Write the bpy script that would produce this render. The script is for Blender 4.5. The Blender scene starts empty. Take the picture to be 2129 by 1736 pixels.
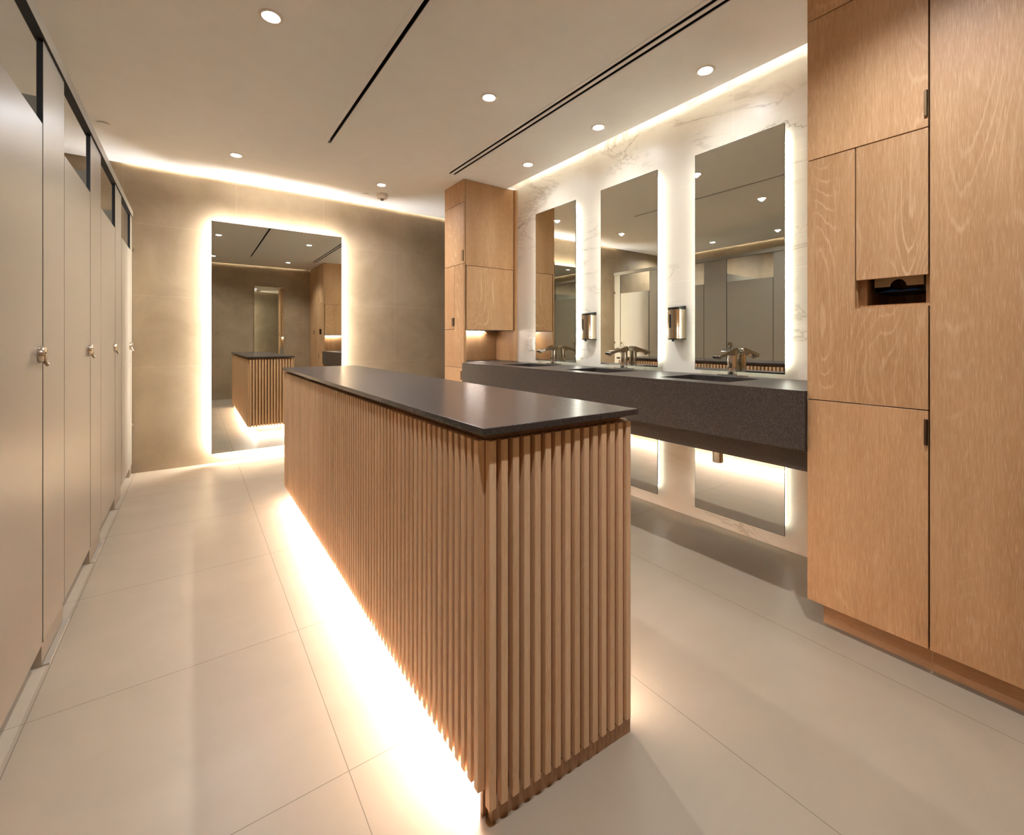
import bpy, bmesh, math, random
from mathutils import Vector, Matrix
random.seed(7)
SC = bpy.context.scene
COL = SC.collection
PI = math.pi

# ------------------------------------------------------------------ camera, world, exposure
TH = math.radians(35.3616)
cam_d = bpy.data.cameras.new('camera')
cam_d.sensor_width = 36.0
cam_d.lens = 933.55 / 2129 * 36.0
cam_d.shift_y = -(868 - 708) / 2129
cam_d.clip_start = 0.02
cam = bpy.data.objects.new('camera', cam_d)
cam.location = (0, 0, 1.17)
cam.rotation_euler = (PI / 2, 0, -TH)
COL.objects.link(cam)
SC.camera = cam

w = bpy.data.worlds.new('world'); SC.world = w
w.use_nodes = True
w.node_tree.nodes['Background'].inputs[0].default_value = (0.9, 0.8, 0.68, 1)
w.node_tree.nodes['Background'].inputs[1].default_value = 0.0

SC.view_settings.view_transform = 'Standard'
SC.view_settings.look = 'None'
SC.view_settings.exposure = 1.25
SC.view_settings.gamma = 1.0
SC.view_settings.use_curve_mapping = False
SC.cycles.max_bounces = 12
SC.cycles.diffuse_bounces = 7
SC.cycles.glossy_bounces = 7
SC.cycles.caustics_reflective = False
SC.cycles.caustics_refractive = False
SC.cycles.blur_glossy = 0.6

# light levels
P_ROOM = 56.0        # each downlight over the room (W)
P_SINK = 7.0        # each downlight over the basins
P_STALL = 55.0       # each downlight inside the cubicles
E_ISLAND = 120.0      # emission of the strips under the island
E_FARM = 90.0        # strip behind the tall mirror
E_SINKM = 10.0       # outline strips behind the basin mirrors
E_NICHE = 28.0
E_COVE = 12.0
WARM = (1.0, 0.98, 0.955)
NEUT = (0.95, 0.985, 1.05)
COOL = (0.96, 1.0, 0.88)

# ------------------------------------------------------------------ materials
def lin(c):
    r = []
    for v in c:
        v = v / 255.0
        r.append(v / 12.92 if v <= 0.04045 else ((v + 0.055) / 1.055) ** 2.4)
    return (r[0], r[1], r[2], 1.0)

class NT:
    def __init__(s, name):
        s.m = bpy.data.materials.new(name); s.m.use_nodes = True
        s.t = s.m.node_tree; s.n = s.t.nodes; s.l = s.t.links
        s.b = s.n['Principled BSDF']
    def add(s, typ, **kw):
        nd = s.n.new(typ)
        for k, v in kw.items():
            setattr(nd, k, v)
        return nd
    def set(s, sock, val):
        if isinstance(val, bpy.types.NodeSocket):
            s.l.new(val, sock)
        else:
            sock.default_value = val
    def math(s, op, a, b=0.0, c=None, clamp=False):
        nd = s.add('ShaderNodeMath', operation=op, use_clamp=clamp)
        s.set(nd.inputs[0], a); s.set(nd.inputs[1], b)
        if c is not None: s.set(nd.inputs[2], c)
        return nd.outputs[0]
    def vmath(s, op, a, b):
        nd = s.add('ShaderNodeVectorMath', operation=op)
        s.set(nd.inputs[0], a); s.set(nd.inputs[1], b)
        return nd.outputs[0]
    def noise(s, vec, scale, detail=2.0, rough=0.5, dist=0.0):
        nd = s.add('ShaderNodeTexNoise')
        s.set(nd.inputs['Vector'], vec); s.set(nd.inputs['Scale'], scale)
        s.set(nd.inputs['Detail'], detail); s.set(nd.inputs['Roughness'], rough); s.set(nd.inputs['Distortion'], dist)
        return nd.outputs['Fac']
    def mix(s, fac, a, b, blend='MIX'):
        nd = s.add('ShaderNodeMix', data_type='RGBA', blend_type=blend)
        s.set(nd.inputs[0], fac); s.set(nd.inputs[6], a); s.set(nd.inputs[7], b)
        return nd.outputs[2]
    def rng(s, v, a, b, c, d):
        nd = s.add('ShaderNodeMapRange')
        s.set(nd.inputs[0], v)
        for i, q in enumerate((a, b, c, d)): nd.inputs[i + 1].default_value = q
        return nd.outputs[0]
    def obj(s): return s.add('ShaderNodeTexCoord').outputs['Object']
    def pos(s): return s.add('ShaderNodeNewGeometry').outputs['Position']
    def rand(s): return s.add('ShaderNodeObjectInfo').outputs['Random']
    def bump(s, h, strength, dist=0.002):
        nd = s.add('ShaderNodeBump'); s.set(nd.inputs['Height'], h)
        nd.inputs['Strength'].default_value = strength; nd.inputs['Distance'].default_value = dist
        s.l.new(nd.outputs[0], s.b.inputs['Normal'])
    def out(s, col=None, rough=None, metal=None, spec=None):
        for k, v in (('Base Color', col), ('Roughness', rough), ('Metallic', metal), ('Specular IOR Level', spec)):
            if v is not None: s.set(s.b.inputs[k], v)
        return s.m

def plain(name, rgb, rough=0.5, metal=0.0, spec=0.5, var=0.03):
    t = NT(name)
    n = t.noise(t.obj(), 9.0, 3.0)
    c = lin(rgb)
    d = tuple(min(1, x * (1 - var * 2)) for x in c[:3]) + (1,)
    return t.out(t.mix(t.rng(n, 0.35, 0.65, 0, 1), c, d), rough, metal, spec)

def emit(name, col, strength):
    t = NT(name)
    t.set(t.b.inputs['Base Color'], (0.9, 0.9, 0.9, 1))
    t.set(t.b.inputs['Emission Color'], (*col, 1))
    t.set(t.b.inputs['Emission Strength'], strength)
    return t.m

def wood(name, base, dark, light, scale=1.0, axis='Z', lines=1.0):
    t = NT(name)
    rnd = t.rand()
    off = t.add('ShaderNodeCombineXYZ')
    t.set(off.inputs[0], t.math('MULTIPLY', rnd, 17.3)); t.set(off.inputs[1], t.math('MULTIPLY', rnd, 31.7)); t.set(off.inputs[2], t.math('MULTIPLY', rnd, 7.9))
    p = t.vmath('ADD', t.obj(), off.outputs[0])
    st = {'Z': (1, 1, 0.16), 'Y': (1, 0.16, 1), 'X': (0.16, 1, 1)}[axis]
    ps = t.vmath('MULTIPLY', p, st)
    fi = {'Z': (1, 1, 0.035), 'Y': (1, 0.035, 1), 'X': (0.035, 1, 1)}[axis]
    pf = t.vmath('MULTIPLY', p, fi)
    n1 = t.noise(ps, 2.6 * scale, 1.6, 0.5, 0.5)
    wob = t.noise(pf, 60.0 * scale, 2.0)
    rings = t.math('SINE', t.math('MULTIPLY', t.math('ADD', n1, t.math('MULTIPLY', wob, 0.012)), 300.0))
    rl = t.rng(rings, 0.72, 1.0, 0, 1)
    brk = t.rng(t.noise(ps, 9.0 * scale, 3.0), 0.42, 0.62, 0, 1)
    zone = t.rng(t.noise(ps, 1.7 * scale, 1.0), 0.43, 0.58, 0, 1)
    lines_f = t.math('MULTIPLY', t.math('MULTIPLY', rl, brk), t.math('MULTIPLY', zone, 0.62 * lines))
    fib = t.noise(pf, 520.0 * scale, 2.0, 0.6)
    fib2 = t.noise(pf, 150.0 * scale, 3.0, 0.65)
    broad = t.noise(ps, 5.0 * scale, 3.0, 0.6)
    c = t.mix(t.rng(broad, 0.3, 0.7, 0, 1), lin(base), lin(dark))
    c = t.mix(t.rng(fib2, 0.35, 0.7, 0, 0.6), c, lin(dark))
    c = t.mix(t.rng(fib, 0.48, 0.70, 0, 0.5), c, lin(light))
    c = t.mix(lines_f, c, lin(light))
    # knots: few small dark whorls
    k = t.add('ShaderNodeTexVoronoi'); t.set(k.inputs['Vector'], t.vmath('MULTIPLY', p, {'Z': (1, 1, .55), 'Y': (1, .55, 1), 'X': (.55, 1, 1)}[axis])); k.inputs['Scale'].default_value = 2.1
    kn = t.math('MULTIPLY', t.rng(k.outputs['Distance'], 0.02, 0.10, 1, 0), t.rng(fib2, 0.4, 0.6, .3, 1))
    c = t.mix(t.math('MULTIPLY', kn, 0.35 * lines), c, lin((120, 80, 50)))
    hue = t.rng(rnd, 0, 1, 0.95, 1.05)
    hn = t.add('ShaderNodeHueSaturation'); t.set(hn.inputs['Value'], hue); t.set(hn.inputs['Color'], c)
    t.bump(t.math('ADD', fib, t.math('MULTIPLY', fib2, 1.5)), 0.18, 0.0006)
    return t.out(hn.outputs[0], 0.47, 0.0, 0.4)

def lines_mask(t, coord, values, half):
    """1 on thin joints at the given coordinates"""
    m = None
    for v in values:
        d = t.math('ABSOLUTE', t.math('SUBTRACT', coord, v))
        k = t.math('LESS_THAN', d, half)
        m = k if m is None else t.math('MAXIMUM', m, k)
    return m

def stone_tile(name, base, dark, joints, jcol, half, rough, spec=0.5, cloud=2.2, amount=1.0):
    """large-format plain stone tiles; joints = list of (axis, values)"""
    t = NT(name)
    p = t.pos()
    n = t.noise(p, cloud, 6.0, 0.62, 0.4)
    st = t.noise(t.vmath('MULTIPLY', p, (1, 4, 1)), 2.0, 4.0, 0.6, 0.3)
    f = t.noise(p, 140.0, 2.0, 0.6)
    c = t.mix(t.math('MULTIPLY', t.rng(n, 0.3, 0.7, 0, 1), amount), lin(base), lin(dark))
    c = t.mix(t.rng(st, 0.5, 0.75, 0, 0.35 * amount), c, lin(dark))
    c = t.mix(t.rng(f, 0.5, 0.8, 0, 0.10), c, lin(dark))
    sep = t.add('ShaderNodeSeparateXYZ'); t.l.new(p, sep.inputs[0])
    m = None
    for jt in joints:
        k = lines_mask(t, sep.outputs[jt[0]], jt[1], half)
        if len(jt) > 2: k = t.math('MULTIPLY', k, t.math('LESS_THAN', sep.outputs[jt[2][0]], jt[2][1]))
        m = k if m is None else t.math('MAXIMUM', m, k)
    c = t.mix(t.math('MULTIPLY', m, 0.7), c, lin(jcol))
    r = t.math('ADD', t.math('MULTIPLY', m, 0.3), t.rng(n, 0.3, 0.7, rough - 0.03, rough + 0.05))
    return t.out(c, r, 0.0, spec)

def marble():
    t = NT('calacatta_marble_tile')
    p = t.pos()
    pr = t.add('ShaderNodeMapping'); t.set(pr.inputs['Vector'], p)
    pr.inputs['Rotation'].default_value = (0.65, 0, 0); pr.inputs['Scale'].default_value = (1, 1.0, 2.6)
    v = pr.outputs[0]
    a = t.noise(v, 1.25, 7.0, 0.62, 1.1)
    va = t.math('ABSOLUTE', t.math('SUBTRACT', a, 0.5))
    vein = t.rng(va, 0.0, 0.022, 1, 0)
    b = t.noise(v, 2.3, 6.0, 0.65, 0.8)
    vb = t.rng(t.math('ABSOLUTE', t.math('SUBTRACT', b, 0.47)), 0.0, 0.010, 1, 0)
    mask = t.rng(t.noise(p, 1.9, 2.0), 0.42, 0.66, 0, 1)
    mask2 = t.rng(t.noise(p, 6.5, 2.0), 0.45, 0.7, 0, 1)
    veins = t.math('MULTIPLY', t.math('MAXIMUM', t.math('MULTIPLY', vein, mask), t.math('MULTIPLY', t.math('MULTIPLY', vb, mask), mask2)), 0.55)
    soft = t.math('MULTIPLY', t.rng(va, 0.0, 0.12, 1, 0), t.math('MULTIPLY', mask, 0.28))
    c = t.mix(soft, lin((228, 219, 203)), lin((196, 181, 158)))
    c = t.mix(veins, c, lin((128, 106, 80)))
    sep = t.add('ShaderNodeSeparateXYZ'); t.l.new(p, sep.inputs[0])
    m = t.math('MAXIMUM', lines_mask(t, sep.outputs[1], (0.17, 1.462, 2.753, 4.045), 0.0016), lines_mask(t, sep.outputs[2], (0.30, 0.935, 1.572, 2.208), 0.0016))
    c = t.mix(t.math('MULTIPLY', m, 0.8), c, lin((238, 232, 220)))
    return t.out(c, 0.34, 0.0, 0.3)

def granite(name, base, sp, rough):
    t = NT(name)
    p = t.obj()
    n = t.noise(p, 320.0, 2.0, 0.7)
    n2 = t.noise(p, 150.0, 3.0, 0.7)
    c = t.mix(t.rng(n, 0.52, 0.66, 0, 1), lin(base), lin(sp))
    c = t.mix(t.rng(n2, 0.56, 0.70, 0, 0.7), c, lin((22, 20, 19)))
    return t.out(c, rough, 0.0, 0.38)

def brushed(name, rgb, rough):
    t = NT(name)
    n = t.noise(t.vmath('MULTIPLY', t.obj(), (1, 1, 0.02)), 400.0, 2.0)
    return t.out(lin(rgb), t.rng(n, 0.3, 0.7, rough - 0.06, rough + 0.08), 1.0)

def mirror_glass():
    t = NT('mirror_glass')
    n = t.noise(t.obj(), 3.0, 1.0)
    return t.out(t.mix(n, lin((222, 222, 212)), lin((220, 221, 212))), 0.0, 1.0)

M = {}
M['oak'] = wood('oak_veneer', (202, 160, 116), (172, 128, 84), (222, 186, 146))
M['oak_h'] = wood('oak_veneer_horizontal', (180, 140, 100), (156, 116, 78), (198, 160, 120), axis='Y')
M['slat'] = wood('oak_slat', (232, 196, 156), (208, 166, 124), (244, 216, 182), scale=1.6, lines=0.4)
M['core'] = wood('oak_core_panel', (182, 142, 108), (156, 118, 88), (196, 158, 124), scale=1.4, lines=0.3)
M['carcass'] = plain('dark_gap', (26, 21, 17), 0.8)
M['bronze'] = plain('dark_bronze', (86, 62, 42), 0.4, 0.6)
M['brass'] = plain('pale_bronze', (150, 124, 92), 0.35, 0.7)
M['floor'] = stone_tile('porcelain_floor_tile', (156, 140, 120), (142, 126, 106), [(0, (-0.42, 0.345, 1.25, 1.965)), (1, (1.98, 2.78, 3.57, 4.37)), (1, (1.252,), (0, 1.25))], (88, 74, 58), 0.0012, 0.36, 0.45, 1.6, 0.7)
M['walltile'] = stone_tile('beige_wall_tile', (160, 140, 113), (138, 118, 92), [(0, (-0.50, 0.345, 1.15, 1.95, 2.76)), (2, (0.93, 1.57, 2.208))], (180, 160, 132), 0.0013, 0.42, 0.4, 2.6, 1.0)
M['walltile_s'] = stone_tile('beige_wall_tile_side', (160, 140, 113), (136, 116, 90), [(1, (0.5, 1.3, 2.1, 2.9, 3.7, 4.5)), (2, (0.93, 1.57, 2.208))], (180, 160, 132), 0.0013, 0.42, 0.4, 2.6, 1.0)
M['marble'] = marble()
M['ceiling'] = plain('ceiling_paint', (247, 247, 247), 0.55, 0, 0.25, 0.01)
M['granite'] = granite('dark_granite', (54, 48, 44), (100, 90, 81), 0.38)
M['slab'] = granite('charcoal_stone', (58, 50, 47), (86, 77, 72), 0.26)
M['lam'] = plain('greige_laminate', (134, 126, 111), 0.33, 0, 0.45, 0.01)
M['black'] = plain('black_core', (10, 9, 8), 0.6)
M['steel'] = brushed('brushed_steel', (176, 164, 148), 0.38)
M['chrome'] = plain('chrome', (225, 220, 212), 0.06, 1.0, 0.5, 0.0)
M['chrome_soft'] = plain('polished_steel', (214, 200, 180), 0.14, 1.0, 0.5, 0.0)
M['nickel'] = plain('satin_nickel', (205, 190, 170), 0.22, 1.0, 0.5, 0.0)
M['mirror'] = mirror_glass()
M['edge'] = plain('mirror_edge', (70, 74, 70), 0.2, 0.6)
M['white'] = plain('white_plastic', (238, 228, 214), 0.35)
M['grey'] = plain('grey_plastic', (120, 112, 104), 0.4)
M['blackpl'] = plain('black_plastic', (16, 15, 15), 0.3)
M['towel'] = plain('blue_paper', (84, 128, 222), 0.8)
M['lip'] = plain('bronze_sheet', (186, 160, 128), 0.45, 0.0)
M['curb'] = plain('pale_stone_strip', (150, 138, 122), 0.4)
M['e_island'] = emit('led_island', WARM, E_ISLAND)
M['e_farm'] = emit('led_tall_mirror', WARM, E_FARM)
M['e_sink'] = emit('led_basin_mirror', COOL, E_SINKM)
M['e_low'] = emit('led_low_mirror', COOL, E_SINKM * 0.35)
M['e_niche'] = emit('led_niche', WARM, E_NICHE)
M['e_cove'] = emit('led_cove', (1.0, 0.92, 0.78), E_COVE)

# ------------------------------------------------------------------ mesh helpers
class MB:
    def __init__(s): s.v = []; s.f = []; s.sm = []
    def quad(s, pts, smooth=False):
        b = len(s.v); s.v += [tuple(p) for p in pts]; s.f.append(tuple(range(b, b + len(pts)))); s.sm.append(smooth)
        return s
    def box(s, x0, x1, y0, y1, z0, z1):
        b = len(s.v)
        s.v += [(x, y, z) for z in (z0, z1) for y in (y0, y1) for x in (x0, x1)]
        for q in ((0, 2, 3, 1), (4, 5, 7, 6), (0, 1, 5, 4), (2, 6, 7, 3), (0, 4, 6, 2), (1, 3, 7, 5)):
            s.f.append(tuple(b + i for i in q)); s.sm.append(False)
        return s
    def prism(s, pts, axis, a0, a1, smooth=False):
        """polygon pts (2D, CCW) extruded along axis from a0 to a1"""
        def P(p, a):
            return {'x': (a, p[0], p[1]), 'y': (p[0], a, p[1]), 'z': (p[0], p[1], a)}[axis]
        b = len(s.v); n = len(pts)
        s.v += [P(p, a0) for p in pts] + [P(p, a1) for p in pts]
        s.f.append(tuple(b + i for i in range(n))[::-1]); s.sm.append(False)
        s.f.append(tuple(b + n + i for i in range(n))); s.sm.append(False)
        for i in range(n):
            j = (i + 1) % n
            s.f.append((b + i, b + j, b + n + j, b + n + i)); s.sm.append(smooth)
        return s
    def lathe(s, prof, c, axis='z', n=32):
        """profile (r, h) revolved about an axis through c"""
        b = len(s.v); m = len(prof)
        for i in range(n):
            a = 2 * PI * i / n; ca, sa = math.cos(a), math.sin(a)
            for r, h in prof:
                d = {'z': (r * ca, r * sa, h), 'x': (h, r * ca, r * sa), 'y': (r * ca, h, r * sa)}[axis]
                s.v.append((c[0] + d[0], c[1] + d[1], c[2] + d[2]))
        for i in range(n):
            j = (i + 1) % n
            for k in range(m - 1):
                s.f.append((b + i * m + k, b + j * m + k, b + j * m + k + 1, b + i * m + k + 1)); s.sm.append(True)
        for k in (0, m - 1):
            if prof[k][0] > 1e-6:
                s.f.append(tuple(b + i * m + k for i in range(n))); s.sm.append(False)
        return s
    def tube(s, path, r, n=8, closed=False):
        b = len(s.v); L = len(path); P = [Vector(p) for p in path]
        up0 = None
        for i in range(L):
            if closed: d = P[(i + 1) % L] - P[i - 1]
            else: d = P[min(i + 1, L - 1)] - P[max(i - 1, 0)]
            d.normalize()
            ref = Vector((0, 0, 1)) if abs(d.z) < 0.9 else Vector((0, 1, 0))
            if up0 is None: u = d.cross(ref).normalized()
            else: u = (up0 - d * up0.dot(d)).normalized()
            up0 = u; vv = d.cross(u)
            for k in range(n):
                a = 2 * PI * k / n
                s.v.append(tuple(P[i] + (u * math.cos(a) + vv * math.sin(a)) * r))
        for i in range(L if closed else L - 1):
            j = (i + 1) % L
            for k in range(n):
                q = (k + 1) % n
                s.f.append((b + i * n + k, b + i * n + q, b + j * n + q, b + j * n + k)); s.sm.append(True)
        if not closed:
            s.f.append(tuple(b + k for k in range(n))); s.sm.append(False)
            s.f.append(tuple(b + (L - 1) * n + k for k in range(n))); s.sm.append(False)
        return s
    def plate(s, xr, yr, z0, z1, holes):
        """horizontal plate with rectangular holes [(x0,x1,y0,y1)]"""
        xs = sorted(set([*xr] + [h for q in holes for h in q[:2]])); ys = sorted(set([*yr] + [h for q in holes for h in q[2:]]))
        hole = lambda i, j: (i < 0 or j < 0 or i >= len(xs) - 1 or j >= len(ys) - 1 or
                             any(q[0] - 1e-6 <= xs[i] and xs[i + 1] <= q[1] + 1e-6 and q[2] - 1e-6 <= ys[j] and ys[j + 1] <= q[3] + 1e-6 for q in holes))
        idx = {}
        def V(i, j, k):
            key = (i, j, k)
            if key not in idx:
                idx[key] = len(s.v); s.v.append((xs[i], ys[j], (z0, z1)[k]))
            return idx[key]
        F = lambda *q: (s.f.append(q), s.sm.append(False))
        for i in range(len(xs) - 1):
            for j in range(len(ys) - 1):
                if hole(i, j): continue
                F(V(i, j, 1), V(i + 1, j, 1), V(i + 1, j + 1, 1), V(i, j + 1, 1))
                F(V(i, j, 0), V(i, j + 1, 0), V(i + 1, j + 1, 0), V(i + 1, j, 0))
                if hole(i - 1, j): F(V(i, j, 0), V(i, j, 1), V(i, j + 1, 1), V(i, j + 1, 0))
                if hole(i + 1, j): F(V(i + 1, j, 0), V(i + 1, j + 1, 0), V(i + 1, j + 1, 1), V(i + 1, j, 1))
                if hole(i, j - 1): F(V(i, j, 0), V(i + 1, j, 0), V(i + 1, j, 1), V(i, j, 1))
                if hole(i, j + 1): F(V(i, j + 1, 0), V(i, j + 1, 1), V(i + 1, j + 1, 1), V(i + 1, j + 1, 0))
        return s
    def build(s, name, mat, parent=None, org=None, bevel=0.0, seg=2):
        """org: world origin of the thing; the mesh is stored relative to it"""
        if org is None:
            org = parent['_o'] if parent is not None else (0, 0, 0)
        o3 = Vector(org)
        me = bpy.data.meshes.new(name)
        me.from_pydata([tuple(Vector(p) - o3) for p in s.v], [], s.f)
        for p, q in zip(me.polygons, s.sm): p.use_smooth = q
        bm = bmesh.new(); bm.from_mesh(me); bmesh.ops.recalc_face_normals(bm, faces=bm.faces); bm.to_mesh(me); bm.free()
        me.materials.append(mat)
        if any(s.sm): me.set_sharp_from_angle(angle=math.radians(38))
        o = bpy.data.objects.new(name, me); COL.objects.link(o)
        if parent is not None: o.parent = parent
        else: o.location = org
        o['_o'] = list(org)
        if bevel:
            b = o.modifiers.new('bevel', 'BEVEL'); b.width = bevel; b.segments = seg; b.limit_method = 'ANGLE'; b.angle_limit = math.radians(40)
            b.harden_normals = False
        return o

def box(name, mat, parent, x0, x1, y0, y1, z0, z1, bevel=0.0, org=None):
    return MB().box(x0, x1, y0, y1, z0, z1).build(name, mat, parent, org, bevel)

def thing(name, label, cat, loc, group=None):
    o = bpy.data.objects.new(name, None); COL.objects.link(o)
    o.empty_display_size = 0.05
    o.location = loc; o['_o'] = list(loc)
    o['label'] = label; o['category'] = cat
    if group: o['group'] = group
    return o

def tag(o, label, cat, group=None, kind=None):
    o['label'] = label; o['category'] = cat
    if group: o['group'] = group
    if kind: o['kind'] = kind
    return o

def struct(o, label, cat):
    o['kind'] = 'structure'; o['label'] = label; o['category'] = cat
    return o

def dup(root, loc, label, group=None):
    r = root.copy(); COL.objects.link(r); r.location = loc; r['label'] = label; r['_o'] = list(loc)
    if group: r['group'] = group
    def rec(src, dst):
        for ch in list(src.children):
            c = ch.copy(); COL.objects.link(c); c.parent = dst; rec(ch, c)
    rec(root, r)
    return r

# ------------------------------------------------------------------ room shell
CZ = 2.705
XW, YF, YN, XL = 2.70, 5.15, -0.42, -1.90
fl = MB().box(XL - .1, 4.1, YN - .1, YF + .1, -0.1, 0.0).build('floor', M['floor'])
struct(fl, 'pale beige large-format porcelain tile floor with thin dark joints', 'floor')
slots = [(0.847, 0.869, 0.68, 3.66), (1.907, 1.929, 0.72, 3.70), (1.952, 1.974, 0.72, 3.70)]
cl = MB().plate((-1.84, 4.0), (YN + .05, YF - .04), CZ, CZ + .02, slots + [(2.585, 4.0, YN + .05, 3.735)])
cl.box(XL - .1, 4.1, YN - .1, YF + .1, 2.86, 2.96)
struct(cl.build('ceiling', M['ceiling']), 'smooth off-white ceiling with shadow gaps along the walls', 'ceiling')
struct(MB().box(XL - .1, 4.1, YF, YF + .1, 0, 2.86).build('wall_far', M['walltile']), 'beige stone-tiled far wall behind the tall glowing mirror', 'wall')
struct(MB().box(XL - .1, 4.1, YN - .1, YN, 0, 2.86).build('wall_near', M['walltile']), 'beige tiled near wall seen in the tall mirror', 'wall')
struct(MB().box(XW, XW + .1, YN, 4.132, 0, 2.86).build('wall_right', M['marble']), 'cream marble wall behind the three basin mirrors', 'wall')
struct(MB().box(XL - .1, XL, YN, YF, 0, 2.86).build('wall_left', M['walltile_s']), 'beige tiled wall at the back of the toilet cubicles', 'wall')
struct(MB().box(4.0, 4.1, YN, YF, 0, 2.86).build('wall_passage', M['walltile_s']), 'beige tiled wall closing the passage beyond the far cabinet', 'wall')
struct(MB().box(-0.47, -0.44, YN, 1.685, 0, CZ).build('wall_return', M['walltile_s']), 'short beige wall beside the first cubicle', 'wall')

# cove strips hidden above the ceiling edge
def strip(name, mat, parent, x0, x1, y0, y1, z0, z1, label, cat='light strip', group=None):
    o = box(name, mat, parent, x0, x1, y0, y1, z0, z1, org=((x0 + x1) / 2, (y0 + y1) / 2, z0))
    tag(o, label, cat, group)
    return o
strip('cove_light_strip', M['e_cove'], None, 2.53, 2.538, 0.85, 3.70, CZ + .021, CZ + .029, 'warm light strip in the ceiling gap above the marble wall', group='cove light strips')
strip('cove_light_strip', M['e_cove'], None, -0.5, 3.4, YF - .06, YF - .05, CZ + .021, CZ + .035, 'warm light strip in the ceiling gap over the tall mirror', group='cove light strips')
strip('cove_light_strip', M['e_cove'], None, -0.3, 2.0, YN + .06, YN + .07, CZ + .021, CZ + .035, 'warm light strip in the ceiling gap of the near wall', group='cove light strips')
strip('cove_light_strip', M['e_cove'], None, -1.82, -1.81, 1.0, 5.0, CZ + .021, CZ + .035, 'warm light strip in the ceiling gap behind the cubicles', group='cove light strips')

# ------------------------------------------------------------------ ceiling fittings
def spot(name, parent, loc, power, col, size=158, blend=1.0, rad=0.022):
    l = bpy.data.lights.new(name, 'SPOT'); l.energy = power; l.color = col
    l.spot_size = math.radians(size); l.spot_blend = blend; l.shadow_soft_size = rad
    o = bpy.data.objects.new(name, l); COL.objects.link(o)
    o.parent = parent; o.location = loc
    return o
_dm = {}
def disc_mat(p):
    k = round(p, 2)
    if k not in _dm:
        _dm[k] = emit('downlight_lens', NEUT, 34.0)
    return _dm[k]
def downlight(x, y, label, power, group='recessed downlights', size=158):
    d = thing('recessed_downlight', label, 'downlight', (x, y, CZ), group)
    MB().lathe([(0.036, -0.001), (0.040, -0.0045), (0.050, -0.0045), (0.054, -0.001)], (x, y, CZ), 'z', 36).build('trim_ring', M['white'], d)
    MB().lathe([(0.035, -0.0012), (0.02, -0.003), (0.0, -0.0035)], (x, y, CZ), 'z', 28).build('lens', disc_mat(1), d)
    spot('lamp', d, (0, 0, -0.0065), power, NEUT, size)
    return d
for x, y, lb in ((0.30, 2.395, 'bright downlight nearest the camera, above the aisle by the cubicles'),
                 (0.288, 4.355, 'small downlight above the floor in front of the tall mirror, near the cubicles'),
                 (1.522, 2.395, 'starry bright downlight between the two ceiling slots'),
                 (1.512, 4.355, 'small downlight beside the smoke detector'),
                 (0.29, 0.42, 'downlight seen only in the tall mirror, on its left side'),
                 (1.52, 0.42, 'downlight seen only in the tall mirror, on its right side')):
    downlight(x, y, lb, P_ROOM if y > 1 else P_ROOM * (.8 if x < 1 else 1.2), size=158 if y > 1 else (135 if x < 1 else 122))
for x, y, lb in ((2.372, 1.445, 'downlight above the nearest basin by the tall oak cupboard'), (2.377, 2.275, 'downlight above the middle basin'),
                 (2.38, 3.112, 'downlight above the farthest basin')):
    downlight(x, y, lb, P_SINK)
for x, y, lb in ((-1.31, 2.95, 'downlight inside the second cubicle, seen in the nearest basin mirror at its right edge'), (-1.31, 3.91, 'downlight inside the third cubicle, seen in the nearest basin mirror'),
                 (-1.31, 4.80, 'downlight inside the cubicle next to the far wall'), (-1.31, 2.0, 'downlight inside the cubicle nearest the camera')):
    downlight(x, y, lb, P_STALL)

def air_slot(label, xs, x0, x1, y0, y1, ymid):
    d = thing('linear_air_diffuser', label, 'air diffuser', ((x0 + x1) / 2, (y0 + y1) / 2, CZ), 'ceiling air slots')
    f = MB(); e = 0.0025
    cuts = [y0 - .028] + ymid + [y1 + .028]
    edges = [x0] + [v for s in xs for v in s] + [x1]
    for a, b in zip(cuts[:-1], cuts[1:]):
        for k in range(0, len(edges), 2):
            f.box(edges[k], edges[k + 1], a + .0012, b - .0012, CZ - e, CZ - .0002)
    for s in xs:
        f.box(s[0], s[1], y0 - .028, y0 + .001, CZ - e, CZ - .0002); f.box(s[0], s[1], y1 - .001, y1 + .028, CZ - e, CZ - .0002)
    f.build('frame', M['ceiling'], d)
    for s in xs:
        c = MB()
        c.box(s[0] + .0008, s[0] + .002, y0 + .001, y1 - .001, CZ + .0005, CZ + .07).box(s[1] - .002, s[1] - .0008, y0 + .001, y1 - .001, CZ + .0005, CZ + .07)
        c.box(s[0] + .002, s[1] - .002, y0 + .001, y1 - .001, CZ + .05, CZ + .07)
        c.build('slot', M['black'], d)
    return d
air_slot('long ceiling air diffuser with a single black slot', [(0.847, 0.869)], 0.818, 0.898, 0.68, 3.66, [1.62])
air_slot('long ceiling air diffuser with two parallel black slots', [(1.907, 1.929), (1.952, 1.974)], 1.885, 1.996, 0.72, 3.70, [2.2])

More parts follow.
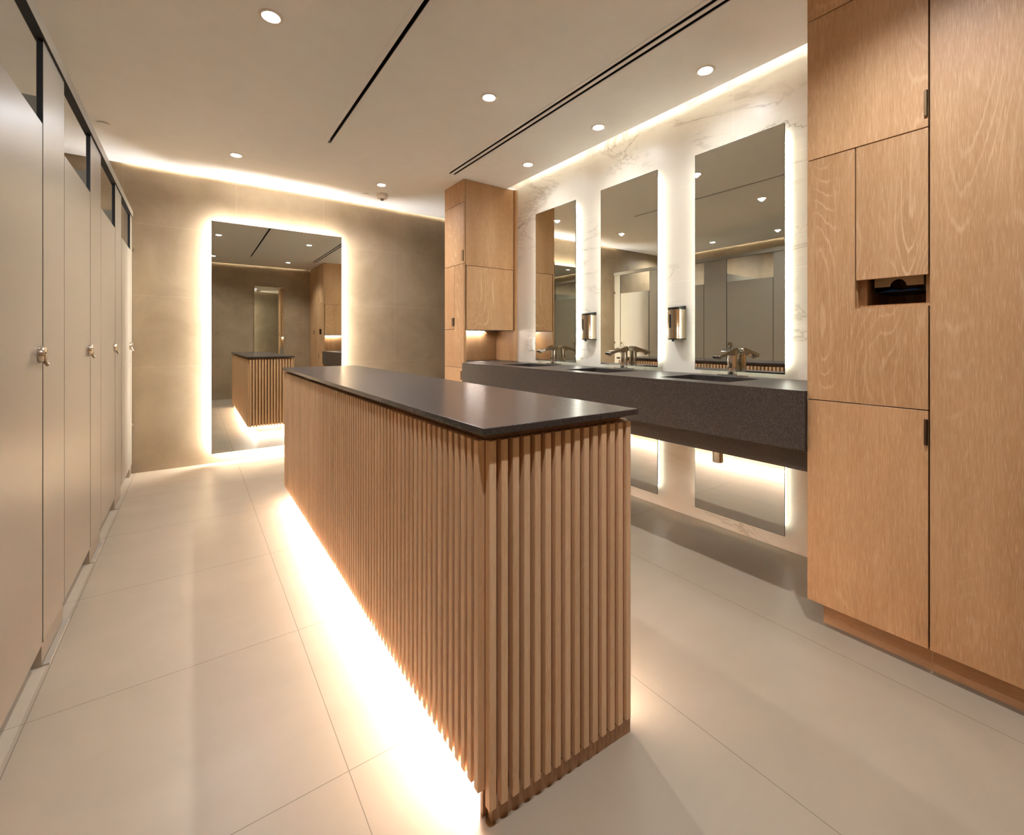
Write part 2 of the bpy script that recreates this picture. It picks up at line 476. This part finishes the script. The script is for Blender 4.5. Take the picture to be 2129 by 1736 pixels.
sd = thing('smoke_detector', 'white domed smoke detector hanging from the ceiling near the far wall', 'smoke detector', (1.615, 4.63, CZ))
MB().lathe([(0.058, -.0005), (0.058, -0.022), (0.052, -0.03), (0.046, -0.030)], (1.615, 4.63, CZ)).build('base', M['white'], sd)
MB().lathe([(0.05, -0.030), (0.05, -0.046), (0.042, -0.05), (0.0, -0.052)], (1.615, 4.63, CZ)).build('cover', M['white'], sd)
MB().lathe([(0.018, -0.051), (0.018, -0.06), (0.010, -0.068), (0.0, -0.07)], (1.615, 4.63, CZ), n=20).build('sensor_cap', M['grey'], sd)
for x, y, lb in ((-0.522, 4.266, 'round flush cover plate in the ceiling above the cubicles'), (1.478, 4.735, 'round flush cover plate in the ceiling beside the smoke detector')):
    c = thing('ceiling_cover_plate', lb, 'cover plate', (x, y, CZ), 'sprinkler cover plates')
    MB().lathe([(0.040, -.004), (0.044, -.007), (0.02, -.0075), (0, -.0075)], (x, y, CZ)).build('disc', M['ceiling'], c)
    MB().lathe([(0.036, -.0003), (0.036, -.0045), (0.0, -.0045)], (x, y, CZ)).build('neck', M['grey'], c)

# ------------------------------------------------------------------ mirrors
def rrect(y0, y1, z0, z1, r, n=6):
    pts = []
    for cy, cz, a0 in ((y1 - r, z1 - r, 0), (y0 + r, z1 - r, 90), (y0 + r, z0 + r, 180), (y1 - r, z0 + r, 270)):
        for k in range(n + 1):
            a = math.radians(a0 + 90 * k / n); pts.append((cy + r * math.cos(a), cz + r * math.sin(a)))
    return pts

fm = thing('tall_backlit_mirror', 'tall floor-length mirror with glowing edges on the far wall', 'mirror', (0.73, YF, 0.10))
MX0, MX1, MZ0, MZ1 = 0.138, 1.325, 0.098, 2.302
MB().box(MX0, MX1, YF - .058, YF - .052, MZ0, MZ1).build('glass', M['mirror'], fm)
MB().box(MX0 + .07, MX1 - .07, YF - .051, YF - .002, MZ0 + .07, MZ1 - .07).build('backing_frame', M['white'], fm)
MB().tube([(p[0], YF - .03, p[1]) for p in rrect(MX0 + .035, MX1 - .035, MZ0 + .035, MZ1 - .035, .02)], 0.012, 6, True).build('light_strip', M['e_farm'], fm)

def basin_mirror(y0, y1, z0, z1, label, ins, group, led='e_sink'):
    m = thing('backlit_mirror', label, 'mirror', (XW, (y0 + y1) / 2, z0), group)
    g = MB().box(2.655, 2.660, y0, y1, z0, z1).build('glass', M['mirror'], m)
    e = MB()
    for q in ((y0 - .0012, y0, z0, z1), (y1, y1 + .0012, z0, z1), (y0, y1, z0 - .0012, z0), (y0, y1, z1, z1 + .0012)):
        e.box(2.6545, 2.6605, q[0], q[1], q[2], q[3])
    e.build('edge', M['edge'], g)
    MB().box(2.661, XW - .001, y0 + .06, y1 - .06, z0 + .1, z1 - .1).build('backing_frame', M['white'], m)
    MB().tube([(2.676, p[0], p[1]) for p in rrect(y0 + .003, y1 - .003, z0 + ins, z1 - ins, .03)], 0.004, 6, True).build('light_strip', M[led], m)
    return m
for (y0, y1), w in zip(((1.148, 1.688), (1.980, 2.515), (2.808, 3.35)), ('nearest', 'middle', 'farthest')):
    basin_mirror(y0, y1, 0.984, 2.368, {'nearest': 'tall glowing basin mirror nearest the oak cupboard on the right', 'middle': 'tall glowing basin mirror between the two soap dispensers', 'farthest': 'tall glowing basin mirror beside the power outlet'}[w], 0.045, 'backlit mirrors above the basins')
    basin_mirror(y0, y1, 0.092, 0.66, {'nearest': 'low mirror under the counter below the nearest basin', 'middle': 'low mirror under the counter, half hidden by the island', 'farthest': 'low mirror under the counter, hidden behind the island, by the far cabinet'}[w], 0.04, 'low mirrors under the counter', 'e_low')

nm = thing('tall_plain_mirror', 'narrow tall mirror on the near wall, seen reflected in the far mirror', 'mirror', (1.29, YN, 0.1))
MB().box(1.02, 1.56, YN + .022, YN + .028, 0.10, 2.29).build('glass', M['mirror'], nm)
MB().box(1.05, 1.53, YN + .002, YN + .021, 0.13, 2.26).build('backing_frame', M['edge'], nm)

# ------------------------------------------------------------------ island
isl = thing('island_counter', 'freestanding island of vertical oak slats with a black stone top', 'island counter', (0.817, 2.3, 0))
CX0, CX1, CY0, CY1 = 0.573, 1.061, 0.920, 3.715
ZB, ZT, ZS = 0.048, 0.931, 0.088
def endY(x): return 0.900 - 0.016 * (x - CX0) / (CX1 - CX0)      # the near end stands very slightly askew
core = MB().prism([(CX0, CY0), (CX1, CY0 - .016), (CX1, CY1), (CX0, CY1)], 'z', ZS + .012, ZT - .003)
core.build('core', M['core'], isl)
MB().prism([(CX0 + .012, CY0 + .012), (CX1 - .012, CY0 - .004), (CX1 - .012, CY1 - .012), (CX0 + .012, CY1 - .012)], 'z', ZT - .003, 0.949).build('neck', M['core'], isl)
top = MB().prism([(0.545, 0.880), (1.082, 0.874), (1.082, 3.745), (0.545, 3.745)], 'z', 0.9493, 0.967)
top.build('countertop', M['slab'], isl, bevel=0.002)
pl = MB().box(0.675, 0.96, 0.955, 3.60, 0.0, ZS + .0118)
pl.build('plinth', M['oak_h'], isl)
MB().prism([(0.590, 0.915), (1.066, 0.891), (1.066, 0.909), (0.590, 0.933)], 'z', 0.0, ZB - .0006).box(0.580, 1.058, 0.9415, 0.954, 0.0, ZS + .0115).build('end_board', M['core'], isl)  # rear box is added to stop strip light leaking under the near end
d = 0.020; sw = 0.0195
smesh = MB().box(-d, 0, 0, sw, ZS, ZT)
PITCH = (CY1 - CY0 - sw) / 84
first = None
NS = 85
o_isl = Vector((0.817, 2.3, 0))
def slat_obj(src, loc, rot=0):
    s = src.copy(); COL.objects.link(s); s.parent = isl; s.location = loc; s.rotation_euler = (0, 0, rot); return s
src = smesh.build('slat', M['slat'], isl, org=(0, 0, 0), bevel=0.0016)
src.location = Vector((CX0 - .0002, CY0, 0)) - o_isl
for k in range(1, NS):
    slat_obj(src, Vector((CX0 - .0002, CY0 + PITCH * k, 0)) - o_isl)
ep = (CX1 - CX0 - sw) / 14
es = MB().box(0, sw, -d, 0, ZB, ZT).build('slat', M['slat'], isl, org=(0, 0, 0), bevel=0.0016)
for k in range(15):
    x = CX0 + ep * k
    loc = Vector((x, endY(x) + d - .0006, 0)) - o_isl
    if k == 0: es.location = loc
    else: slat_obj(es, loc)
rest = MB()
for k in range(NS):
    y = CY0 + PITCH * k
    rest.box(CX1 + .0002, CX1 + d, y - .004, y - .004 + sw, ZS, ZT)
for k in range(15):
    x = CX0 + ep * k
    rest.box(x, x + sw, CY1 + .0002, CY1 + d, ZS, ZT)
r_ = rest.build('slats', M['slat'], isl, bevel=0.0016, seg=1)
r_['kind'] = 'stuff'
MB().box(0.640, 0.654, 0.957, 3.60, ZS + .0015, ZS + .0105).build('light_strip', M['e_island'], isl)
MB().box(0.985, 0.999, 0.957, 3.60, ZS + .0015, ZS + .0105).build('light_strip', M['e_island'], isl)
MB().box(0.66, 0.976, 3.625, 3.639, ZS + .0015, ZS + .0105).build('light_strip', M['e_island'], isl)

# ------------------------------------------------------------------ tall cupboards (oak)
G = 0.002
def yface(p, y, yn, name, x0, x1, z0, z1, mat='oak', th=0.018):
    """panel on the side face at y, facing -Y (yn=-1) or +Y (yn=+1)"""
    a, b = (y, y + th) if yn < 0 else (y - th, y)
    return MB().box(x0, x1, a, b, z0, z1).build(name, M[mat], p, bevel=0.0008, seg=1)
def xfront(p, name, y0, y1, z0, z1, mat='oak', th=0.018):
    return MB().box(2.09, 2.09 + th, y0 + G, y1 - G, z0 + G, z1 - G).build(name, M[mat], p, bevel=0.0008, seg=1)
def pull(parent, y0, y1, z0, z1, mat='bronze'):
    return MB().box(2.083, 2.0898, y0, y1, z0, z1).box(2.083, 2.0898, y0, y0 + .003, z0, z1).build('handle', M[mat], parent, bevel=0.0006, seg=1)

ZC = 0.960
def niche_side(p, ys, yn, sgn):
    """side face with niche: ys = outer face y, niche goes sgn*0.33 deep"""
    yi = ys + sgn * .33
    yface(p, ys, yn, 'upper_side_panel', 2.111, 2.6685, 1.887 + G, CZ - .002)
    dr = yface(p, ys, yn, 'side_door', 2.120, 2.6665, 1.272, 1.887 - G)
    yface(p, ys, yn, 'lower_side_panel', 2.111, 2.664, 0.095, ZC - .0235)
    a, b = sorted((yi, yi + sgn * .016))
    MB().box(2.111, 2.690, a, b, 0.962, 1.268).build('niche_back', M['oak'], p)
    a, b = sorted((ys + sgn * .002, yi - sgn * .001))
    MB().box(2.674, 2.690, a, b, 0.962, 1.268).build('niche_side', M['oak'], p)
    MB().box(2.1085, 2.1195, a, b, 0.962, 1.268).build('niche_side', M['oak'], p)
    a, b = sorted((yi - sgn * .032, yi - sgn * .014))
    MB().box(2.13, 2.50, a, b, 1.258, 1.267).build('light_strip', M['e_niche'], p)
    # small oak bracket closing the strip
    a, b = sorted((yi - sgn * .05, yi - sgn * .004))
    MB().prism([(2.50, 1.268), (2.53, 1.240), (2.60, 1.240), (2.60, 1.268)], 'y', a, b).build('light_cover', M['oak'], p)

fc = thing('tall_cupboard', 'tall oak cupboard with lit niche at the far end of the basin counter', 'cupboard', (2.4, 3.93, 0), 'tall oak cupboards')
YA, YB = 3.735, 4.130
cc = MB()
cc.box(2.110, 2.694, YA + .020, YB, 1.27, CZ - .003).box(2.110, 2.694, YA + .020, YB, 0.093, 0.700).box(2.110, 2.694, YA + .348, YB, 0.700, 1.27)
cc.build('carcass', M['carcass'], fc)
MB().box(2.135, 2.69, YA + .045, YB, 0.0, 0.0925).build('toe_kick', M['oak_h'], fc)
xfront(fc, 'top_panel', YA, YB, 2.488, CZ - .001)
dd = xfront(fc, 'door', YA, YB, 1.903, 2.488); pull(dd, 3.738, 3.776, 1.932, 2.030, 'brass')
dd = xfront(fc, 'door', 3.922, YB, 1.281, 1.903); pull(dd, 3.925, 3.968, 1.311, 1.393)
MB().prism([(YA + G, 0.911 + G), (YB - G, 0.911 + G), (YB - G, 1.281 - G), (3.922 - G, 1.281 - G), (3.922 - G, 1.903 - G), (YA + G, 1.903 - G)], 'x', 2.09, 2.108).build('front_panel', M['oak'], fc)
dd = xfront(fc, 'door', YA, YB, 0.094, 0.911); pull(dd, 3.738, 3.790, 0.795, 0.880)
niche_side(fc, YA, -1, 1)
MB().box(2.672, 2.696, 3.705, 3.7345, 0.962, CZ - .004).build('filler_strip', M['oak'], fc)

nc = thing('tall_cupboard', 'tall oak towel cupboard with a recessed paper towel slot, right of the basins', 'cupboard', (2.4, 0.63, 0), 'tall oak cupboards')
Y0, Y1 = 0.435, 0.817
RZ0, RZ1, RY0, RY1 = 1.293, 1.400, 0.437, 0.648
cc = MB()
cc.box(2.110, 2.694, Y0 + .002, Y1 - .020, 1.425, CZ - .003).box(2.110, 2.694, Y0 + .002, Y1 - .020, 0.093, 0.700)
cc.box(2.110, 2.694, Y0 + .002, Y1 - .348, 0.700, 1.27).box(2.40, 2.694, Y0 + .002, Y1 - .020, 1.27, 1.425).box(2.110, 2.40, RY1 + .002, Y1 - .020, 1.27, 1.425)
cc.build('carcass', M['carcass'], nc)
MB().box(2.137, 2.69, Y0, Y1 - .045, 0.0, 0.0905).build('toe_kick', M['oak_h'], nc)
xfront(nc, 'top_panel', Y0, Y1, 2.494, CZ - .001)
dd = xfront(nc, 'door', Y0, Y1, 1.916, 2.494); pull(dd, 0.4375, 0.4475, 1.955, 2.045, 'brass')
xfront(nc, 'access_panel', Y0, 0.648, RZ1, 1.916)
MB().prism([(Y0 + G, 0.926 + G), (Y1 - G, 0.926 + G), (Y1 - G, 1.916 - G), (0.648 + G, 1.916 - G), (0.648 + G, RZ0), (Y0 + G, RZ0)], 'x', 2.09, 2.108).build('front_panel', M['oak'], nc)
dd = xfront(nc, 'door', Y0, Y1, 0.091, 0.926); pull(dd, 0.4375, 0.4475, 0.805, 0.895)
niche_side(nc, Y1, 1, -1)
# recess: stepped oak liner and dark compartment
rl = MB()
rl.box(2.109, 2.150, RY0, RY1, RZ0 - .016, RZ0 - .001)                 # sill
rl.box(2.134, 2.150, 0.624, RY1, RZ0 - .001, 1.42).box(2.134, 2.150, RY0, 0.452, RZ0 - .001, 1.42)
rl.box(2.134, 2.150, 0.452, 0.624, RZ0 - .001, 1.306)
rl.box(2.1085, 2.134, 0.6463, 0.6497, RZ0 - .001, 1.42)
rl.box(2.150, 2.39, 0.624, 0.632, 1.300, 1.42).box(2.150, 2.39, 0.444, 0.452, 1.300, 1.42).box(2.150, 2.39, 0.444, 0.632, 1.292, 1.300).box(2.385, 2.395, 0.444, 0.632, 1.292, 1.42)
rl.build('towel_recess', M['oak'], nc)

tp = thing('paper_towel_dispenser', 'bronze sheet paper towel holder inside the cupboard recess', 'towel dispenser', (2.25, 0.535, 1.35))
lip = []
y0_, y1_, zc0, zc1 = 0.462, 0.606, 1.374, 1.424
lip = [(y0_, zc0), (y0_, zc1), (y1_, zc1), (y1_, zc0)]
arc = [(0.534 + 0.024 * math.cos(math.radians(a)), zc0 + 0.026 * math.sin(math.radians(a))) for a in range(0, 181, 15)]
pts = [(y1_, zc0)] + [(y1_, zc1), (y0_, zc1), (y0_, zc0)] + arc[::-1]
MB().prism(pts, 'x', 2.1535, 2.156).build('front_lip', M['lip'], tp)
tr = MB()
tr.box(2.160, 2.36, 0.462, 0.608, 1.3535, 1.3555).box(2.160, 2.36, 0.606, 0.608, 1.3555, 1.42).box(2.160, 2.36, 0.460, 0.462, 1.3535, 1.42)
tr.build('tray', M['blackpl'], tp)
# crumpled towel stack
tw = MB(); nx, ny = 8, 14
for i in range(nx + 1):
    for j in range(ny + 1):
        fy = j / ny; fx = i / nx
        edge = min(1, 5 * min(fy, 1 - fy)) * min(1, 6 * (fx if fx < .5 else 1))
        h = 1.357 + edge * (0.006 + 0.004 * math.sin(9 * fy + 3 * fx) + random.uniform(0, .003))
        tw.v.append((2.163 + .17 * fx, 0.475 + .115 * fy, h))
for i in range(nx):
    for j in range(ny):
        a = i * (ny + 1) + j
        tw.f.append((a, a + ny + 1, a + ny + 2, a + 1)); tw.sm.append(True)
o = tw.build('paper_towels', M['towel'], None, org=(2.25, 0.535, 1.356))
md = o.modifiers.new('s', 'SOLIDIFY'); md.thickness = 0.001; md.offset = 1
tag(o, 'crumpled blue paper towels in the cupboard recess', 'paper towels')

wc = thing('tall_cupboard', 'full-height single-door oak cupboard at the right edge of the photo', 'cupboard', (2.4, 0.0, 0), 'tall oak cupboards')
MB().box(2.110, 2.694, YN + .005, 0.431, 0.093, CZ - .003).build('carcass', M['carcass'], wc)
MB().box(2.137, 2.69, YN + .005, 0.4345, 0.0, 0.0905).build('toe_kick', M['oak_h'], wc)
xfront(wc, 'door', 0.0, 0.4345, 0.091, CZ - .001)
dd = xfront(wc, 'door', YN + .003, 0.0, 0.091, CZ - .001); pull(dd, -0.02, -0.005, 1.3, 1.39)

# ------------------------------------------------------------------ basin counter
ZC = 0.960
ct = thing('basin_counter', 'long wall-hung dark granite basin counter between the oak cupboards', 'counter', (2.35, 2.28, 0.605))
bas = [(2.195, 2.515, yc - .205, yc + .205) for yc in (1.415, 2.235, 3.055)]
tp_ = MB().plate((2.070, 2.632), (0.8174, 3.732), ZC - .022, ZC, bas)
tp_.build('countertop', M['granite'], ct)
MB().box(2.122, 2.672, 3.7325, 4.06, ZC - .022, ZC).box(2.122, 2.672, 0.492, 0.8168, ZC - .022, ZC).build('niche_shelf', M['granite'], ct)
MB().box(2.070, 2.094, 0.8174, 3.732, 0.710, ZC - .0222).build('fascia', M['granite'], ct)
MB().box(2.150, 2.170, 0.8176, 3.730, 0.606, 0.706).box(2.0945, 2.17, 0.8176, 3.730, 0.7062, 0.722).box(2.170, 2.63, 0.8176, 3.730, 0.606, 0.622).build('apron', M['granite'], ct)
for q in bas:
    b = MB(); t_ = .012; zb = ZC - .125
    x0, x1, y0, y1 = q[0] + .0005, q[1] - .0005, q[2] + .0005, q[3] - .0005
    b.box(x0 - t_, x0, y0 - t_, y1 + t_, zb, ZC - .0222).box(x1, x1 + t_, y0 - t_, y1 + t_, zb, ZC - .0222).box(x0, x1, y0 - t_, y0, zb, ZC - .0222).box(x0, x1, y1, y1 + t_, zb, ZC - .0222)
    b.box(x0 - t_, x1 + t_, y0 - t_, y1 + t_, zb - .012, zb)
    bo = b.build('basin', M['granite'], ct)
    xc, yc = (x0 + x1) / 2 + .05, (y0 + y1) / 2
    MB().lathe([(0.03, zb + .0005), (0.03, zb + .003), (0.018, zb + .004), (0.0, zb + .002)], (xc, yc, 0), n=24).build('drain', M['chrome'], bo)
    MB().lathe([(0.0, .474), (0.026, .474), (0.029, .480), (0.029, .6055)], (2.45, yc, 0), n=24).build('waste_trap', M['chrome_soft'], bo)
MB().lathe([(0.085, ZC + .0002), (0.092, ZC + .003), (0.100, ZC + .003), (0.104, ZC + .0002)], (2.40, 3.885, 0), n=40).build('waste_chute_ring', M['steel'], ct)
MB().lathe([(0.0, ZC + .0008), (0.085, ZC + .0008)], (2.40, 3.885, 0), n=40).build('waste_chute', M['black'], ct)

def faucet(yc, label):
    xf = 2.603
    f = thing('faucet', label, 'faucet', (xf, yc, ZC), 'chrome basin faucets')
    MB().prism([(p[0], p[1]) for p in [(xf + a, yc + b) for a, b in rrect(-.027, .027, -.090, .090, .026, 5)]], 'z', ZC + .0003, ZC + .009).build('base_plate', M['chrome'], f, bevel=.002)
    # side profile (x, z): column with spout leaning out and down
    z0 = ZC + .009
    b = MB().prism([(xf + a, yc + c) for a, c in rrect(-.027, .027, -.025, .025, .022, 6)], 'z', z0, z0 + .146, smooth=True)
    prof = [(.0268, .1465), (.020, .156), (.006, .160), (-.168, .120), (-.184, .112), (-.163, .097), (-.060, .121), (-.030, .112), (.0, .112), (.0268, .126)]
    b.prism([(xf + a, z0 + h) for a, h in prof], 'y', yc - .0245, yc + .0245)
    bo = b.build('body', M['chrome'], f, bevel=.003, seg=3)
    MB().lathe([(0.0, -.014), (0.012, -.014), (0.013, -.008), (0.013, .012)], (xf - .150, yc, z0 + .104), n=20).build('aerator', M['chrome_soft'], f)
    MB().lathe([(0.0, -.002), (.0055, -.002), (.0055, .003)], (xf - .0255, yc, z0 + .045), 'x', 14).build('sensor_eye', M['blackpl'], f)
    return f
f0 = faucet(1.413, 'chrome sensor faucet at the nearest basin')
dup(f0, (2.603, 2.235, ZC), 'chrome sensor faucet at the middle basin')
dup(f0, (2.603, 3.03, ZC), 'chrome sensor faucet at the farthest basin')

def soap(yc, label):
    s = thing('soap_dispenser', label, 'soap dispenser', (XW, yc, 1.172), 'wall soap dispensers')
    hw, dp = .050, .105
    arc = [(XW - .001, yc - hw)]
    for k in range(0, 13):
        a = math.radians(-90 + 180 * k / 12)
        arc.append((XW - .05 - .055 * math.cos(a), yc + hw * math.sin(a)))
    arc.append((XW - .001, yc + hw))
    arc = arc[::-1]
    ins = lambda e: [(min(x + e, XW - .001), yc + (y - yc) * (1 - e / hw)) for x, y in arc]
    MB().prism(arc, 'z', 1.184, 1.378, smooth=True).build('body', M['chrome_soft'], s, bevel=.0)
    MB().prism(ins(.002), 'z', 1.176, 1.1838).build('base', M['blackpl'], s)
    # lid rises towards the wall
    b = MB(); n = len(arc); li = ins(.0015); z = 1.3782
    b.v += [(x, y, z) for x, y in li] + [(x, y, z + .010 + .016 * max(0, (x - (XW - .105)) / .105)) for x, y in li]
    b.f.append(tuple(range(n))[::-1]); b.sm.append(False); b.f.append(tuple(range(n, 2 * n))); b.sm.append(False)
    for i in range(n):
        j = (i + 1) % n; b.f.append((i, j, n + j, n + i)); b.sm.append(False)
    b.build('lid', M['blackpl'], s)
    # level window on the front-left of the curve
    a = math.radians(3)
    wx, wy = XW - .05 - .0553 * math.cos(a), yc + (hw + .0003) * math.sin(a)
    tx, ty = math.sin(a), math.cos(a)
    k = .0055
    b = MB()
    q0, q1 = (wx - tx * k - .001, wy - ty * k), (wx + tx * k - .001, wy + ty * k)
    b.quad([(*q0, 1.255), (*q1, 1.255), (*q1, 1.345), (*q0, 1.345)])
    wo = b.build('level_window', M['blackpl'], s)
    md = wo.modifiers.new('s', 'SOLIDIFY'); md.thickness = .0015; md.offset = 0
    MB().lathe([(0.0, -.012), (.008, -.012), (.009, 0)], (XW - .075, yc, 1.1758), n=16).build('nozzle', M['blackpl'], s)
    return s
s0 = soap(1.832, 'chrome wall soap dispenser between the nearest and middle mirrors')
dup(s0, (XW, 2.655, 1.172), 'chrome wall soap dispenser between the middle and farthest mirrors')

ou = thing('power_outlet', 'white double power outlet on the marble wall by the far cupboard', 'outlet', (XW, 3.466, 1.075))
MB().box(XW - .010, XW - .0005, 3.426, 3.506, 1.077, 1.203).build('cover_plate', M['white'], ou, bevel=.003)
MB().box(XW - .013, XW - .0102, 3.446, 3.486, 1.092, 1.185).build('socket_face', M['white'], ou, bevel=.001)
sl = MB()
for zc in (1.115, 1.157):
    sl.box(XW - .0138, XW - .0131, 3.456, 3.459, zc, zc + .009).box(XW - .0138, XW - .0131, 3.471, 3.475, zc, zc + .009)
    sl.lathe([(0, -.0008), (.0032, -.0008), (.0032, 0)], (XW - .0130, 3.466, zc - .010), 'x', 12)
sl.box(XW - .0138, XW - .0131, 3.450, 3.482, 1.176, 1.1785)
sl.build('socket_holes', M['grey'], ou)

# ------------------------------------------------------------------ toilet cubicles
XS = -0.44
DT, DB, RB = 1.945, 0.085, 2.250
TH_ = 0.018
def slab_two(name, parent, y0, y1, z0, z1, x0, x1, org=None):
    """laminate faces with a black core edge: face mesh plus an edge child"""
    o = MB().box(x1 - .0012, x1, y0, y1, z0, z1).box(x0, x0 + .0012, y0, y1, z0, z1).build(name, M['lam'], parent)
    MB().box(x0 + .0012, x1 - .0012, y0 + .0003, y1 - .0003, z0 + .0003, z1 - .0003).build('core_edge', M['black'], o)
    return o
def latch(parent, yc, zc):
    l = MB().lathe([(0.029, .0005), (0.029, .010), (0.026, .0155), (0.019, .0165), (0.0, .0165)], (XS, yc, zc), 'x', 28).build('latch_knob', M['nickel'], parent)
    MB().tube([(XS + .011, yc, zc - .004), (XS + .0135, yc, zc - .016), (XS + .016, yc, zc - .028), (XS + .021, yc, zc - .036), (XS + .024, yc, zc - .039)], .0068, 12).build('latch_lever', M['nickel'], parent)
    MB().lathe([(.0, .0174), (.0035, .0174), (.0035, .015)], (XS, yc, zc + .004), 'x', 12).build('latch_pin', M['black'], parent)
    return l
cub_labels = ['toilet cubicle nearest the camera, its door cut off by the photo edge',
              'second greige toilet cubicle from the camera',
              'third greige toilet cubicle from the camera',
              'last greige toilet cubicle, beside the far wall']
DIV = ['greige divider whose steel base shows under the cut-off cubicle door', 'greige divider between the second and third cubicles from the camera', 'greige divider between the third and last cubicles']
LE = [2.286, 3.197, 4.108, 5.010]
for k, le in enumerate(LE):
    d0 = le - (.580 if k < 3 else .566)
    c = thing('toilet_cubicle', cub_labels[k], 'toilet cubicle', (XS, le - .3, 0), 'toilet cubicles')
    dr = slab_two('door', c, d0, le - .006, DB, DT, XS - TH_, XS)
    latch(dr, le - .045, 1.122)
    pe = le + .325 if k < 3 else YF - .012
    p = slab_two('pilaster', c, le + .006, pe, DB, RB - .0008, XS - TH_, XS)
    yd = le + .165
    if k < 3:
        dv = thing('cubicle_divider', DIV[k], 'divider', (-1.1, yd, 0), 'dividers between the cubicles')
        MB().box(XL + .001, XS - TH_ - .011, yd - .009, yd + .009, DB, 2.10).build('panel', M['lam'], dv)
        MB().box(XL + .001, XS - .030, yd - .012, yd + .012, 0.0, DB - .0005).build('base_channel', M['steel'], dv)
        sh = MB().box(XS - .028, XS - .004, le + .002, pe - .002, 0.0, DB - .001).build('shoe', M['steel'], p)
        MB().box(XS - .003, XS + .016, le + .004, pe - .002, 0.0, 0.006).build('curb_strip', M['curb'], sh)
    else:
        sh = MB().box(XS - .028, XS - .004, le + .002, pe - .002, 0.0, DB - .001).build('shoe', M['steel'], p)
        br = MB()
        for zc in (0.42, 1.12, 1.95):
            br.box(XS + .0005, XS + .014, pe - .022, pe - .001, zc, zc + .032)
        br.build('wall_brackets', M['nickel'], p)
    if k == 0:
        slab_two('pilaster', c, 1.690, d0 - .003, DB, RB - .0008, XS - TH_, XS)
hr = MB().box(XS + .0068, XS + .008, 1.69, YF - .004, RB, 2.300).box(XS - .024, XS - .0228, 1.69, YF - .004, RB, 2.300).box(XS - .0228, XS + .0068, 1.69, YF - .004, 2.2988, 2.300)
hro = hr.build('headrail', M['lam'], None, org=(XS, 3.4, RB))
MB().box(XS - .0228, XS + .0068, 1.6905, YF - .0045, RB + .0003, 2.2988).build('core_edge', M['black'], hro)
tag(hro, 'long pale rail running along the tops of the cubicles', 'headrail')

# drop helper bookkeeping
for o in SC.objects:
    if '_o' in o: del o['_o']
